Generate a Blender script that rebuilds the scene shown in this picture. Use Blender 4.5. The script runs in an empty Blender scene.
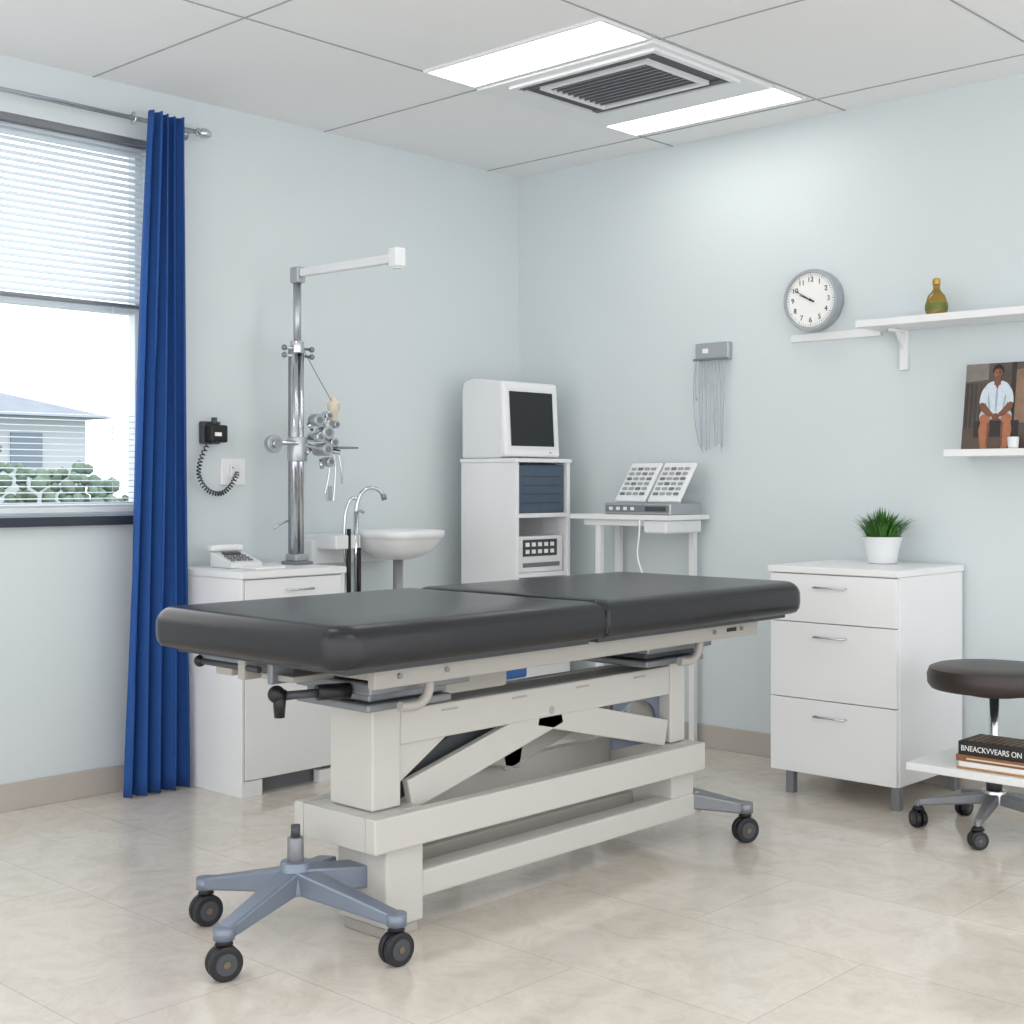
import bpy, bmesh, math, random
from mathutils import Vector, Matrix, Euler
random.seed(7)
S=bpy.context.scene
C=S.collection
S.view_settings.view_transform='Standard'
S.view_settings.look='None'

# ---------------------------------------------------------------- materials
def lin(c):
    c=c/255.0
    return c/12.92 if c<=0.04045 else ((c+0.055)/1.055)**2.4
def L3(c): return (lin(c[0]),lin(c[1]),lin(c[2]),1)
def mat(name,col,rough=0.5,metal=0.0,var=0.03,scale=8.0,bump=0.0,bscale=60.0,emit=0,trans=0,coat=0,spec=0.5):
    m=bpy.data.materials.new(name);m.use_nodes=True
    nt=m.node_tree;b=nt.nodes['Principled BSDF']
    tc=nt.nodes.new('ShaderNodeTexCoord')
    n=nt.nodes.new('ShaderNodeTexNoise');n.inputs['Scale'].default_value=scale;n.inputs['Detail'].default_value=3
    nt.links.new(tc.outputs['Object'],n.inputs['Vector'])
    mx=nt.nodes.new('ShaderNodeMix');mx.data_type='RGBA'
    c=L3(col)
    mx.inputs[6].default_value=tuple(max(0,v*(1-var)) for v in c[:3])+(1,)
    mx.inputs[7].default_value=tuple(min(1,v*(1+var)) for v in c[:3])+(1,)
    nt.links.new(n.outputs['Fac'],mx.inputs[0])
    nt.links.new(mx.outputs[2],b.inputs['Base Color'])
    b.inputs['Roughness'].default_value=rough
    b.inputs['Metallic'].default_value=metal
    b.inputs['Specular IOR Level'].default_value=spec
    if coat:b.inputs['Coat Weight'].default_value=coat
    if trans:b.inputs['Transmission Weight'].default_value=trans
    if emit:
        b.inputs['Emission Color'].default_value=c;b.inputs['Emission Strength'].default_value=emit
    if bump:
        n2=nt.nodes.new('ShaderNodeTexNoise');n2.inputs['Scale'].default_value=bscale;n2.inputs['Detail'].default_value=4
        nt.links.new(tc.outputs['Object'],n2.inputs['Vector'])
        bp=nt.nodes.new('ShaderNodeBump');bp.inputs['Strength'].default_value=bump;bp.inputs['Distance'].default_value=0.01
        nt.links.new(n2.outputs['Fac'],bp.inputs['Height']);nt.links.new(bp.outputs['Normal'],b.inputs['Normal'])
    return m
M={}
M['wall']=mat('wall_paint',(212,220,223),0.75,var=.025,scale=1.5,bump=.05,bscale=90)
M['ceil']=mat('ceiling_tile',(236,237,238),0.9,var=.015,scale=3,bump=.08,bscale=200)
M['grid']=mat('ceiling_joint',(160,162,164),0.8)
M['white']=mat('white_laminate',(236,237,238),0.35,var=.01)
M['white2']=mat('white_plastic',(229,231,233),0.4,var=.01)
M['seam']=mat('seam_grey',(120,123,127),0.7)
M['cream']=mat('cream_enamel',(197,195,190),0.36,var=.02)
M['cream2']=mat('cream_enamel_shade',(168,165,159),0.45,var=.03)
M['gblue']=mat('grey_blue_enamel',(122,132,148),0.33,metal=.3,var=.05)
M['grey']=mat('grey_metal',(134,137,142),0.4,metal=.5)
M['dgrey']=mat('dark_grey',(66,69,74),0.5)
M['chrome']=mat('chrome',(205,208,212),0.18,metal=1.0,var=.02)
M['alu']=mat('brushed_aluminium',(185,188,192),0.36,metal=.85)
M['black']=mat('black_plastic',(20,20,22),0.45)
M['rubber']=mat('black_rubber',(24,26,32),0.5)
M['leather']=mat('charcoal_vinyl',(30,31,35),0.27,var=.06,scale=20,bump=.06,bscale=350,spec=.45)
M['piping']=mat('vinyl_seam',(24,25,28),0.5)
M['brownvinyl']=mat('brown_vinyl',(50,41,38),0.4,bump=.08,bscale=300)
M['curtain']=mat('blue_fabric',(30,78,146),0.85,var=.12,scale=30,bump=.15,bscale=500)
M['screen']=mat('dark_screen',(20,22,28),0.15,spec=.6)
M['screen2']=mat('slate_screen',(78,94,112),0.3,var=.15,scale=20)
M['base']=mat('baseboard_tile',(186,180,172),0.4,var=.05,scale=5)
M['blind']=mat('blind_slat',(232,240,248),0.5,var=.01)
M['frame']=mat('window_frame',(220,228,236),0.4)
M['sill']=mat('sill_dark',(48,54,66),0.5)
M['led']=mat('lamp_diffuser',(255,253,248),0.5,emit=6,var=0)
M['leaf']=mat('leaf_green',(62,112,38),0.5,var=.35,scale=40)
M['soil']=mat('soil',(60,45,32),0.9)
M['amber']=mat('amber_glass',(186,150,50),0.06,var=.25,scale=15,trans=.6,spec=.8)
M['olive']=mat('bottle_label',(104,112,44),0.4,var=.3,scale=60)
M['gold']=mat('gold_cap',(190,150,60),0.3,metal=.7)
M['brass']=mat('caster_rivet',(120,110,90),0.4,metal=.7)
M['paper']=mat('paper',(242,242,240),0.7)
M['ink']=mat('ink',(35,36,38),0.6)
M['beige']=mat('beige_plastic',(222,208,188),0.5)
M['blue']=mat('blue_plastic',(52,104,170),0.5)
M['glassy']=mat('clear_tube',(160,168,178),0.2,metal=.2)

def floor_mat():
    m=bpy.data.materials.new('floor_tile');m.use_nodes=True
    nt=m.node_tree;b=nt.nodes['Principled BSDF']
    tc=nt.nodes.new('ShaderNodeTexCoord')
    br=nt.nodes.new('ShaderNodeTexBrick')
    br.offset=0.5;br.squash=1
    br.inputs['Scale'].default_value=1;br.inputs['Brick Width'].default_value=1.0;br.inputs['Row Height'].default_value=0.5
    br.inputs['Mortar Size'].default_value=0.002;br.inputs['Mortar Smooth'].default_value=.4
    br.inputs['Color1'].default_value=L3((225,217,207));br.inputs['Color2'].default_value=L3((219,211,200));br.inputs['Mortar'].default_value=L3((196,187,176))
    nt.links.new(tc.outputs['Object'],br.inputs['Vector'])
    n=nt.nodes.new('ShaderNodeTexNoise');n.inputs['Scale'].default_value=5.5;n.inputs['Detail'].default_value=14;n.inputs['Roughness'].default_value=.8;n.inputs['Distortion'].default_value=1.4
    nt.links.new(tc.outputs['Object'],n.inputs['Vector'])
    cr=nt.nodes.new('ShaderNodeValToRGB');cr.color_ramp.elements[0].position=.36;cr.color_ramp.elements[0].color=(.85,.83,.80,1)
    cr.color_ramp.elements[1].position=.56;cr.color_ramp.elements[1].color=(1,1,1,1)
    nt.links.new(n.outputs['Fac'],cr.inputs['Fac'])
    mx=nt.nodes.new('ShaderNodeMix');mx.data_type='RGBA';mx.blend_type='MULTIPLY';mx.inputs[0].default_value=1
    nt.links.new(br.outputs['Color'],mx.inputs[6]);nt.links.new(cr.outputs['Color'],mx.inputs[7])
    nt.links.new(mx.outputs[2],b.inputs['Base Color'])
    b.inputs['Roughness'].default_value=.11
    b.inputs['Specular IOR Level'].default_value=.8
    return m
M['floor']=floor_mat()
def wood_mat(name,c1,c2,sc=6):
    m=bpy.data.materials.new(name);m.use_nodes=True
    nt=m.node_tree;b=nt.nodes['Principled BSDF']
    tc=nt.nodes.new('ShaderNodeTexCoord');w=nt.nodes.new('ShaderNodeTexWave');w.inputs['Scale'].default_value=sc;w.inputs['Distortion'].default_value=3
    cr=nt.nodes.new('ShaderNodeValToRGB');cr.color_ramp.elements[0].color=L3(c1);cr.color_ramp.elements[1].color=L3(c2)
    nt.links.new(tc.outputs['Object'],w.inputs['Vector']);nt.links.new(w.outputs['Fac'],cr.inputs['Fac']);nt.links.new(cr.outputs['Color'],b.inputs['Base Color'])
    b.inputs['Roughness'].default_value=.5
    return m

# ---------------------------------------------------------------- builders
def G(name,loc=(0,0,0)):
    e=bpy.data.objects.new(name,None);e.empty_display_size=.1;e.location=loc;C.objects.link(e);return e
def link(n,me,m,p=None,smooth=False,loc=None):
    o=bpy.data.objects.new(n,me);C.objects.link(o)
    if m is not None and len(me.materials)==0:me.materials.append(m)
    if smooth:
        for f in me.polygons:f.use_smooth=True
    if loc is not None:o.location=loc
    if p is not None:
        o.parent=p;o.matrix_parent_inverse=Matrix.Translation(-Vector(p.location))
    return o
def bevel(o,w,seg=2):
    b=o.modifiers.new('bevel','BEVEL');b.width=w;b.segments=seg;b.limit_method='ANGLE';b.angle_limit=math.radians(40);return b
def box(n,x0,x1,y0,y1,z0,z1,m,p=None,bev=.002,seg=2,rot=None,smooth=False):
    c=Vector(((x0+x1)/2,(y0+y1)/2,(z0+z1)/2));h=Vector((abs(x1-x0)/2,abs(y1-y0)/2,abs(z1-z0)/2))
    vs=[(sx*h.x,sy*h.y,sz*h.z) for sx in(-1,1) for sy in(-1,1) for sz in(-1,1)]
    fs=[(0,1,3,2),(4,6,7,5),(0,4,5,1),(2,3,7,6),(0,2,6,4),(1,5,7,3)]
    me=bpy.data.meshes.new(n);me.from_pydata(vs,[],fs)
    o=link(n,me,m,p,smooth=smooth,loc=c)
    if rot:o.rotation_euler=rot
    if bev:bevel(o,bev,seg)
    return o
def boxes(n,lst,m,p=None,bev=0):
    vs=[];fs=[]
    for (x0,x1,y0,y1,z0,z1) in lst:
        k=len(vs)
        vs+=[(x,y,z) for x in(x0,x1) for y in(y0,y1) for z in(z0,z1)]
        fs+=[tuple(k+i for i in f) for f in [(0,1,3,2),(4,6,7,5),(0,4,5,1),(2,3,7,6),(0,2,6,4),(1,5,7,3)]]
    me=bpy.data.meshes.new(n);me.from_pydata(vs,[],fs)
    o=link(n,me,m,p)
    if bev:bevel(o,bev)
    return o
def ringboxes(X0,X1,Y0,Y1,t,z0,z1):
    return [(X0,X1,Y0,Y0+t,z0,z1),(X0,X1,Y1-t,Y1,z0,z1),(X0,X0+t,Y0+t+.0002,Y1-t-.0002,z0,z1),(X1-t,X1,Y0+t+.0002,Y1-t-.0002,z0,z1)]
def cyl(n,a,b,r,m,p=None,r2=None,seg=28,bev=0):
    a=Vector(a);b=Vector(b);d=b-a;r2=r if r2 is None else r2
    bm=bmesh.new();bmesh.ops.create_cone(bm,cap_ends=True,segments=seg,radius1=r,radius2=r2,depth=d.length)
    q=d.to_track_quat('Z','Y')
    bmesh.ops.transform(bm,matrix=q.to_matrix().to_4x4(),verts=bm.verts)
    me=bpy.data.meshes.new(n);bm.to_mesh(me);bm.free()
    for f in me.polygons:f.use_smooth=len(f.vertices)==4
    o=link(n,me,m,p,loc=(a+b)/2)
    if bev:bevel(o,bev)
    return o
def ball(n,c,r,m,p=None,sc=(1,1,1)):
    bm=bmesh.new();bmesh.ops.create_uvsphere(bm,u_segments=20,v_segments=12,radius=r)
    bmesh.ops.scale(bm,vec=sc,verts=bm.verts)
    me=bpy.data.meshes.new(n);bm.to_mesh(me);bm.free()
    return link(n,me,m,p,smooth=True,loc=c)
def lathe(n,prof,c,m,p=None,seg=40,axis='Z'):
    vs=[];fs=[]
    for (r,z) in prof:
        for i in range(seg):
            t=2*math.pi*i/seg;vs.append((r*math.cos(t),r*math.sin(t),z))
    for j in range(len(prof)-1):
        for i in range(seg):
            k=(i+1)%seg;fs.append((j*seg+i,j*seg+k,(j+1)*seg+k,(j+1)*seg+i))
    fs.append(tuple(range(seg))[::-1]);fs.append(tuple((len(prof)-1)*seg+i for i in range(seg)))
    me=bpy.data.meshes.new(n);me.from_pydata(vs,[],fs)
    if axis=='Y': me.transform(Matrix.Rotation(math.radians(90),4,'X'))
    o=link(n,me,m,p,loc=c)
    for f in me.polygons:f.use_smooth=len(f.vertices)==4
    e=o.modifiers.new('es','EDGE_SPLIT');e.split_angle=math.radians(40)
    return o
def tube(n,pts,r,m,p=None,curved=True,res=8,cyclic=False):
    cu=bpy.data.curves.new(n,'CURVE');cu.dimensions='3D';cu.bevel_depth=r;cu.bevel_resolution=3;cu.use_fill_caps=True;cu.resolution_u=res
    sp=cu.splines.new('NURBS' if curved else 'POLY');sp.points.add(len(pts)-1)
    for i,q in enumerate(pts):sp.points[i].co=(q[0],q[1],q[2],1)
    if curved:sp.use_endpoint_u=True;sp.order_u=min(4,len(pts))
    sp.use_cyclic_u=cyclic
    t=bpy.data.objects.new('t',cu);C.objects.link(t)
    dg=bpy.context.evaluated_depsgraph_get()
    me=bpy.data.meshes.new_from_object(t.evaluated_get(dg));bpy.data.objects.remove(t)
    me.materials.clear()
    return link(n,me,m,p,smooth=True)
def beam(n,a,b,w,h,m,p=None,w2=None,h2=None,bev=.004):
    a=Vector(a);b=Vector(b);w2=w2 or w;h2=h2 or h
    d=(b-a).normalized();side=Vector((0,0,1)).cross(d).normalized() if abs(d.z)<.99 else Vector((1,0,0));up=d.cross(side)
    c=(a+b)/2;vs=[]
    for q,ww,hh in((a,w,h),(b,w2,h2)):
        for s,t in((-1,-1),(1,-1),(1,1),(-1,1)):vs.append(q-c+side*s*ww/2+up*t*hh/2)
    me=bpy.data.meshes.new(n);me.from_pydata(vs,[],[(3,2,1,0),(4,5,6,7),(0,1,5,4),(1,2,6,5),(2,3,7,6),(3,0,4,7)])
    o=link(n,me,m,p,loc=c)
    if bev:bevel(o,bev)
    return o
def prism(n,pts,ext,m,p=None,bev=0,smooth=False):
    ext=Vector(ext);k=len(pts);vs=[Vector(q) for q in pts]+[Vector(q)+ext for q in pts]
    fs=[tuple(range(k))[::-1],tuple(range(k,2*k))]+[(i,(i+1)%k,k+(i+1)%k,k+i) for i in range(k)]
    me=bpy.data.meshes.new(n);me.from_pydata(vs,[],fs)
    bm=bmesh.new();bm.from_mesh(me);bmesh.ops.recalc_face_normals(bm,faces=bm.faces);bm.to_mesh(me);bm.free()
    o=link(n,me,m,p)
    if bev:bevel(o,bev)
    return o
def text(n,s,size,loc,rot,m,p=None,ext=.0006,align='CENTER',fit=None):
    cu=bpy.data.curves.new(n,'FONT');cu.body=s;cu.size=size;cu.extrude=ext;cu.align_x=align;cu.align_y='CENTER'
    t=bpy.data.objects.new('t',cu);C.objects.link(t)
    dg=bpy.context.evaluated_depsgraph_get()
    me=bpy.data.meshes.new_from_object(t.evaluated_get(dg));bpy.data.objects.remove(t);me.materials.clear()
    if fit:
        w=max(v.co.x for v in me.vertices)-min(v.co.x for v in me.vertices)
        me.transform(Matrix.Diagonal((fit/w,1,1,1)))
    o=link(n,me,m,p,loc=loc);o.rotation_euler=rot;return o

# ---------------------------------------------------------------- camera
cam=bpy.data.cameras.new('camera');co=bpy.data.objects.new('camera',cam);C.objects.link(co)
cam.sensor_width=36;cam.lens=1367/1024*36;cam.shift_y=-30/1024
co.location=(4.66,-5.02,1.177);co.rotation_euler=(math.pi/2,0,math.atan2(0.684,0.7295))
S.camera=co

# ---------------------------------------------------------------- room shell
H=2.7
XR=6.2;YF=-6.6
WY0,WY1,WZ0,WZ1=-4.0,-2.10,1.05,2.50
boxes('floor',[(-.15,XR,YF,.15,-.1,0)],M['floor'])
boxes('ceiling',[(-.15,XR,YF,.15,H,H+.1)],M['ceil'])
boxes('wall_left',[(-.15,0,YF,WY0,0,H),(-.15,0,WY1,.15,0,H),(-.15,0,WY0,WY1,0,WZ0),(-.15,0,WY0,WY1,WZ1,H)],M['wall'])
boxes('wall_back',[(0,XR,0,.15,0,H)],M['wall'])
boxes('baseboard_left',[(0,.012,YF,0,0,.10)],M['base'],bev=.002)
boxes('baseboard_back',[(.012,XR,-.012,0,0,.10)],M['base'],bev=.002)
js=[]
for x in (.955,1.825,2.72,3.6,4.5,5.4): js.append((x-.003,x+.003,YF,0,H-.003,H+.001))
for y in (-.225,-1.245,-2.35,-3.45,-4.5,-5.5): js.append((0,XR,y-.003,y+.003,H-.0028,H+.001))
boxes('trim_ceiling_grid',js,M['grid'])

# window
w=G('window_1',(-.08,(WY0+WY1)/2,(WZ0+WZ1)/2))
boxes('frame',[(-.12,-.07,WY0,WY0+.05,WZ0,WZ1),(-.12,-.07,WY1-.03,WY1,WZ0,WZ1),(-.12,-.07,WY0+.0501,WY1-.0301,WZ0,WZ0+.05),(-.12,-.07,WY0+.0501,WY1-.0301,WZ1-.05,WZ1),(-.12,-.07,WY0+.0501,WY1-.0301,1.83,1.87)],M['frame'],w,bev=.003)
box('sill',-.02,.035,WY0-.02,WY1+.02,WZ0-.035,WZ0-.001,M['sill'],w)
bl=G('venetian_blind',(-.03,-3.0,2.4))
box('headrail',-.05,-.005,WY0+.02,WY1-.01,2.475,2.50,M['grey'],bl)
def slat(vs,fs,z,ang,wd=.026):
    k=len(vs);dx=wd/2*math.cos(ang);dz=wd/2*math.sin(ang)
    for sgn in(-1,0,1):
        for y in(WY0+.02,WY1-.004):
            vs.append((-.03+sgn*dx,y,z+sgn*dz+(.002 if sgn==0 else 0)))
    fs.append((k,k+1,k+3,k+2));fs.append((k+2,k+3,k+5,k+4))
vs=[];fs=[]
z=2.465
while z>1.875:
    slat(vs,fs,z,math.radians(-50),.026);z-=.0245
z=1.43
while z>1.09:
    slat(vs,fs,z,math.radians(-12),.020);z-=.0225
me=bpy.data.meshes.new('slats');me.from_pydata(vs,[],fs);link('slats',me,M['blind'],bl)
box('mid_rail',-.045,-.015,WY0+.02,WY1-.004,1.847,1.860,M['grey'],bl)
box('bottom_rail',-.045,-.015,WY0+.02,WY1-.004,1.062,1.082,M['white2'],bl)
for y in(-2.25,-2.75,-3.25,-3.75): cyl('ladder_cord',(-.03,y,1.07),(-.03,y,2.46),.0012,M['paper'],bl,seg=8)

# curtain + rod
RX=.075
rod=G('curtain_rod',(RX,-2.6,2.555))
cyl('rod',(RX,-4.3,2.555),(RX,-1.93,2.555),.009,M['chrome'],rod)
lathe('finial',[(.001,-.03),(.014,-.025),(.02,-.01),(.02,.01),(.012,.02),(.018,.03),(.008,.04),(.001,.042)],(RX,-1.91,2.555),M['chrome'],rod,axis='Y')
for y in(-1.96,-4.2):
    cyl('bracket',(0,y,2.555),(RX,y,2.555),.006,M['chrome'],rod)
    cyl('bracket_plate',(0.0005,y,2.555),(.008,y,2.555),.025,M['chrome'],rod)
def curtain():
    nu,nv=140,40;vs=[];fs=[]
    for j in range(nv+1):
        f=j/nv;z=.006+f*(2.575-.006)
        y0=-2.305+(.100)*f**1.2;y1=-2.020-.025*f
        for i in range(nu+1):
            s=i/nu
            ph=2*math.pi*4.6*s
            amp=.028+.010*math.sin(3*s+2*f)
            x=.135+amp*math.sin(ph+.7*math.sin(2.2*f+s*4))+.006*math.sin(9*s+5*f)
            y=y0+(y1-y0)*s+.006*math.sin(2*ph)
            vs.append((x,y,z))
    for j in range(nv):
        for i in range(nu):
            a=j*(nu+1)+i;fs.append((a,a+1,a+nu+2,a+nu+1))
    me=bpy.data.meshes.new('window_curtain');me.from_pydata(vs,[],fs)
    o=link('window_curtain',me,M['curtain'],smooth=True)
    s=o.modifiers.new('s','SOLIDIFY');s.thickness=.003
    return o
curtain()
tube('curtain_ring',[(RX+.018*math.cos(t*math.pi/6),-2.225,2.555+.022*math.sin(t*math.pi/6)) for t in range(12)],.004,M['chrome'],rod,cyclic=True,curved=False)

# ---------------------------------------------------------------- exterior
MG=mat('exterior_grass',(150,164,150),.9,var=.1,scale=.5)
MH=mat('exterior_house_wall',(190,197,206),.8);MR=mat('exterior_roof',(146,156,168),.9,var=.15,scale=2,spec=.1)
MW=mat('exterior_house_glass',(128,142,160),.5);MB=mat('exterior_hedge',(118,138,122),.95,var=.4,scale=5,spec=.1)
boxes('exterior_ground',[(-90,-.3,-40,70,-.25,-.15)],MG)
hs=G('neighbour_house',(-33,9,0))
box('walls',-38,-30,2,14.6,-.15,2.95,MH,hs,bev=0)
rv=[(-38.6,1.4,2.95),(-29.4,1.4,2.95),(-29.4,15.2,2.95),(-38.6,15.2,2.95),(-34,5.5,4.5),(-34,10.0,4.5)]
me=bpy.data.meshes.new('roof');me.from_pydata(rv,[],[(0,1,4),(1,2,5,4),(2,3,5),(3,0,4,5),(0,3,2,1)]);link('roof',me,MR,hs)
for y in(9.6,12.4): box('house_window',-30.0,-29.95,y,y+.9,1.6,2.5,MW,hs,bev=0)
bm=bmesh.new()
for i in range(1500):
    r=random.uniform(.08,.22)
    yy=-6+i*.024
    hh=1.05+.30*math.sin(yy*.9)+.2*math.sin(yy*2.3+1)
    bmesh.ops.create_icosphere(bm,subdivisions=1,radius=r,matrix=Matrix.Translation((-24+random.uniform(-.6,.6),yy,random.uniform(-.1,hh+.4))))
me=bpy.data.meshes.new('exterior_hedge');bm.to_mesh(me);bm.free()
link('exterior_hedge',me,MB,smooth=True)

# ---------------------------------------------------------------- ceiling fixtures
for (X0,X1,y0,y1) in((.965,1.815,-1.56,-1.29),(.965,1.815,-.517,-.29),(3.61,4.49,-3.44,-2.9),(3.61,4.49,-5.49,-4.95),(.965,1.815,-3.44,-3.1)):  # opening pair is in view; the rest are unseen, added to brighten the room
    g=G('ceiling_light_panel',((X0+X1)/2,(y0+y1)/2,2.69))
    boxes('trim_frame',ringboxes(X0,X1,y0,y1,.012,2.688,2.6995),M['white'],g)
    boxes('diffuser',[(X0+.0125,X1-.0125,y0+.0125,y1-.0125,2.691,2.699)],M['led'],g)
v=G('air_conditioner_vent',(1.39,-.9,2.69))
box('panel',.965,1.815,-1.28,-.525,2.680,2.6995,M['white2'],v,bev=.004)
box('intake_shade_panel',1.12,1.77,-1.22,-.73,2.6775,2.6805,M['dgrey'],v,bev=0)  # flat dark sheet, its colour stands in for shade inside the intake recess
boxes('outer_ring',ringboxes(1.10,1.79,-1.24,-.71,.022,2.668,2.681),M['white2'],v)
boxes('inner_ring',ringboxes(1.19,1.70,-1.165,-.785,.022,2.664,2.6775),M['white2'],v)
sl=[]
for i in range(10):
    y=-1.125+i*.0325
    sl.append((1.213,1.677,y,y+.007,2.667,2.6776))
for i in range(2):
    y=-1.205+i*.018;sl.append((1.123,1.767,y,y+.004,2.669,2.6776));y=-.772+i*.018;sl.append((1.123,1.767,y,y+.004,2.669,2.6776))
boxes('slats',sl,M['grey'],v)

# ---------------------------------------------------------------- treatment table
T=G('treatment_table',(1.9,-2.07,0))
def cushion(n,y0,y1,x0=1.475,x1=2.275,z0=.742,z1=.852,near=False,far=False):
    def outline(ins,R0,R1):
        pts=[]
        def arc(cx_,cy_,r,a0,a1,k=8):
            for i in range(k+1):
                t=math.radians(a0+(a1-a0)*i/k);pts.append((cx_+r*math.cos(t),cy_+r*math.sin(t)))
        xa,xb,ya,yb=x0+ins,x1-ins,y0+ins,y1-ins
        r0=max(.004,R0-ins);r1=max(.004,R1-ins)
        arc(xb-r0,ya+r0,r0,-90,0);arc(xb-r1,yb-r1,r1,0,90);arc(xa+r1,yb-r1,r1,90,180);arc(xa+r0,ya+r0,r0,180,270)
        return pts
    R0=.075 if near else .012;R1=.075 if far else .012
    prof=[(.03,z0),(.012,z0+.006),(.003,z0+.018),(0,z0+.035)]
    for i in range(0,9):
        a=math.radians(i*90/8);r=.045;prof.append((r-r*math.cos(a),z1-r-.004+r*math.sin(a)))
    prof+=[(.08,z1-.0015),(.14,z1)]
    vs=[];fs=[];N=36
    for ins,z in prof:
        for q in outline(ins,R0,R1):vs.append((q[0]-1.9,q[1]+2.07,z))
    for j in range(len(prof)-1):
        for i in range(N):
            k=(i+1)%N;fs.append((j*N+i,j*N+k,(j+1)*N+k,(j+1)*N+i))
    fs.append(tuple(range(N))[::-1]);fs.append(tuple((len(prof)-1)*N+i for i in range(N)))
    me=bpy.data.meshes.new(n);me.from_pydata(vs,[],fs)
    return link(n,me,M['leather'],T,smooth=True,loc=(1.9,-2.07,0))
cushion('cushion_head',-3.045,-2.092,near=True)
cushion('cushion_foot',-2.088,-1.035,far=True)
tube('seam_piping',[(1.50,-2.09,.80),(1.54,-2.09,.843),(1.9,-2.09,.846),(2.225,-2.09,.843),(2.268,-2.09,.80),(2.270,-2.09,.76)],.004,M['piping'],T,curved=False)
box('deck_board_head',1.53,2.225,-2.98,-2.11,.728,.743,M['dgrey'],T)
box('deck_board_foot',1.53,2.225,-2.07,-1.10,.728,.743,M['dgrey'],T)
for x in(2.17,1.60):
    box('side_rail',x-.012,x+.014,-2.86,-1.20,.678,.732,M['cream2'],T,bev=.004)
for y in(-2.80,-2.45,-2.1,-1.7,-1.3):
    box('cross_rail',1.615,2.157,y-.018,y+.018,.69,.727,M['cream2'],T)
for y in(-2.78,-2.62,-1.45,-1.30):
    cyl('rail_bolt',(2.18,y,.705),(2.19,y,.705),.007,M['grey'],T,seg=14)
box('rail_slot',2.183,2.187,-1.38,-1.33,.700,.712,M['black'],T,bev=0)
box('mount_plate_lower',1.79,2.08,-2.79,-2.50,.602,.622,M['grey'],T,bev=.005)
box('mount_plate_mid',1.81,2.06,-2.77,-2.50,.624,.645,M['grey'],T,bev=.005)
box('mount_plate_top',1.80,2.10,-2.80,-2.45,.647,.678,M['grey'],T,bev=.006)
box('mount_plate_far_lower',1.80,2.08,-1.66,-1.36,.602,.622,M['grey'],T,bev=.005)
box('mount_plate_far_mid',1.82,2.06,-1.64,-1.38,.624,.645,M['dgrey'],T,bev=.005)
box('mount_plate_far_top',1.80,2.10,-1.68,-1.34,.647,.678,M['grey'],T,bev=.006)
for y in(-2.70,-1.53):
    tube('curved_bracket',[(2.14,y+.06,.690),(2.14,y+.065,.655),(2.14,y+.05,.625),(2.135,y+.02,.612),(2.13,y-.03,.618)],.013,M['cream2'],T)
cyl('lever_rod',(2.0,-2.86,.655),(1.93,-2.97,.648),.011,M['dgrey'],T)
cyl('lever_collar',(2.02,-2.80,.655),(1.99,-2.88,.655),.02,M['black'],T)
cyl('lever_knob',(1.945,-2.96,.665),(1.945,-2.96,.598),.018,M['black'],T,r2=.013)
ball('lever_cap',(1.94,-2.965,.655),.022,M['black'],T)
box('head_hinge_plate',1.58,1.76,-2.95,-2.80,.70,.727,M['grey'],T,bev=.004)
box('head_hinge_block',1.66,1.73,-2.95,-2.87,.678,.699,M['cream2'],T,bev=.004)
cyl('head_hinge_pin',(1.60,-2.95,.705),(1.85,-2.95,.705),.008,M['dgrey'],T)
ball('hinge_knob',(1.59,-2.95,.705),.016,M['black'],T)
box('latch_strap',1.83,1.96,-2.93,-2.80,.680,.695,M['cream2'],T)
box('latch_bracket_a',1.77,1.80,-2.96,-2.88,.675,.727,M['cream2'],T,bev=.004)
box('latch_bracket_b',1.88,1.90,-2.95,-2.88,.672,.727,M['grey'],T,bev=.004)
box('column_near',1.82,1.992,-2.70,-2.60,.326,.601,M['cream'],T,bev=.006,seg=3)
box('column_far',1.82,1.992,-1.42,-1.34,.326,.601,M['cream'],T,bev=.006,seg=3)
for x0,x1 in((1.955,1.989),(1.823,1.857)):
    box('upper_rail',x0,x1,-2.599,-1.421,.485,.578,M['cream'],T,bev=.005)
boxes('rail_slots',[(1.9885,1.9905,-2.45+i*.28,-2.39+i*.28,.556,.562) for i in range(4)],M['cream2'],T)
box('top_tray',1.858,1.954,-2.598,-1.422,.56,.575,M['cream2'],T)
beam('scissor_arm_near',(1.972,-2.56,.345),(1.972,-1.95,.50),.026,.085,M['cream'],T)
beam('scissor_arm_far',(1.972,-2.05,.505),(1.972,-1.43,.36),.026,.085,M['cream'],T)
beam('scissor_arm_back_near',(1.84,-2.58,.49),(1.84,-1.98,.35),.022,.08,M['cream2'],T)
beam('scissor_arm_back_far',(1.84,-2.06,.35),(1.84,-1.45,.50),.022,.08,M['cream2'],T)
beam('gas_strut_cover',(1.905,-2.575,.35),(1.905,-2.14,.52),.05,.07,M['dgrey'],T)
cyl('pivot_pin',(1.86,-2.0,.505),(1.990,-2.0,.505),.012,M['cream2'],T)
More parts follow.
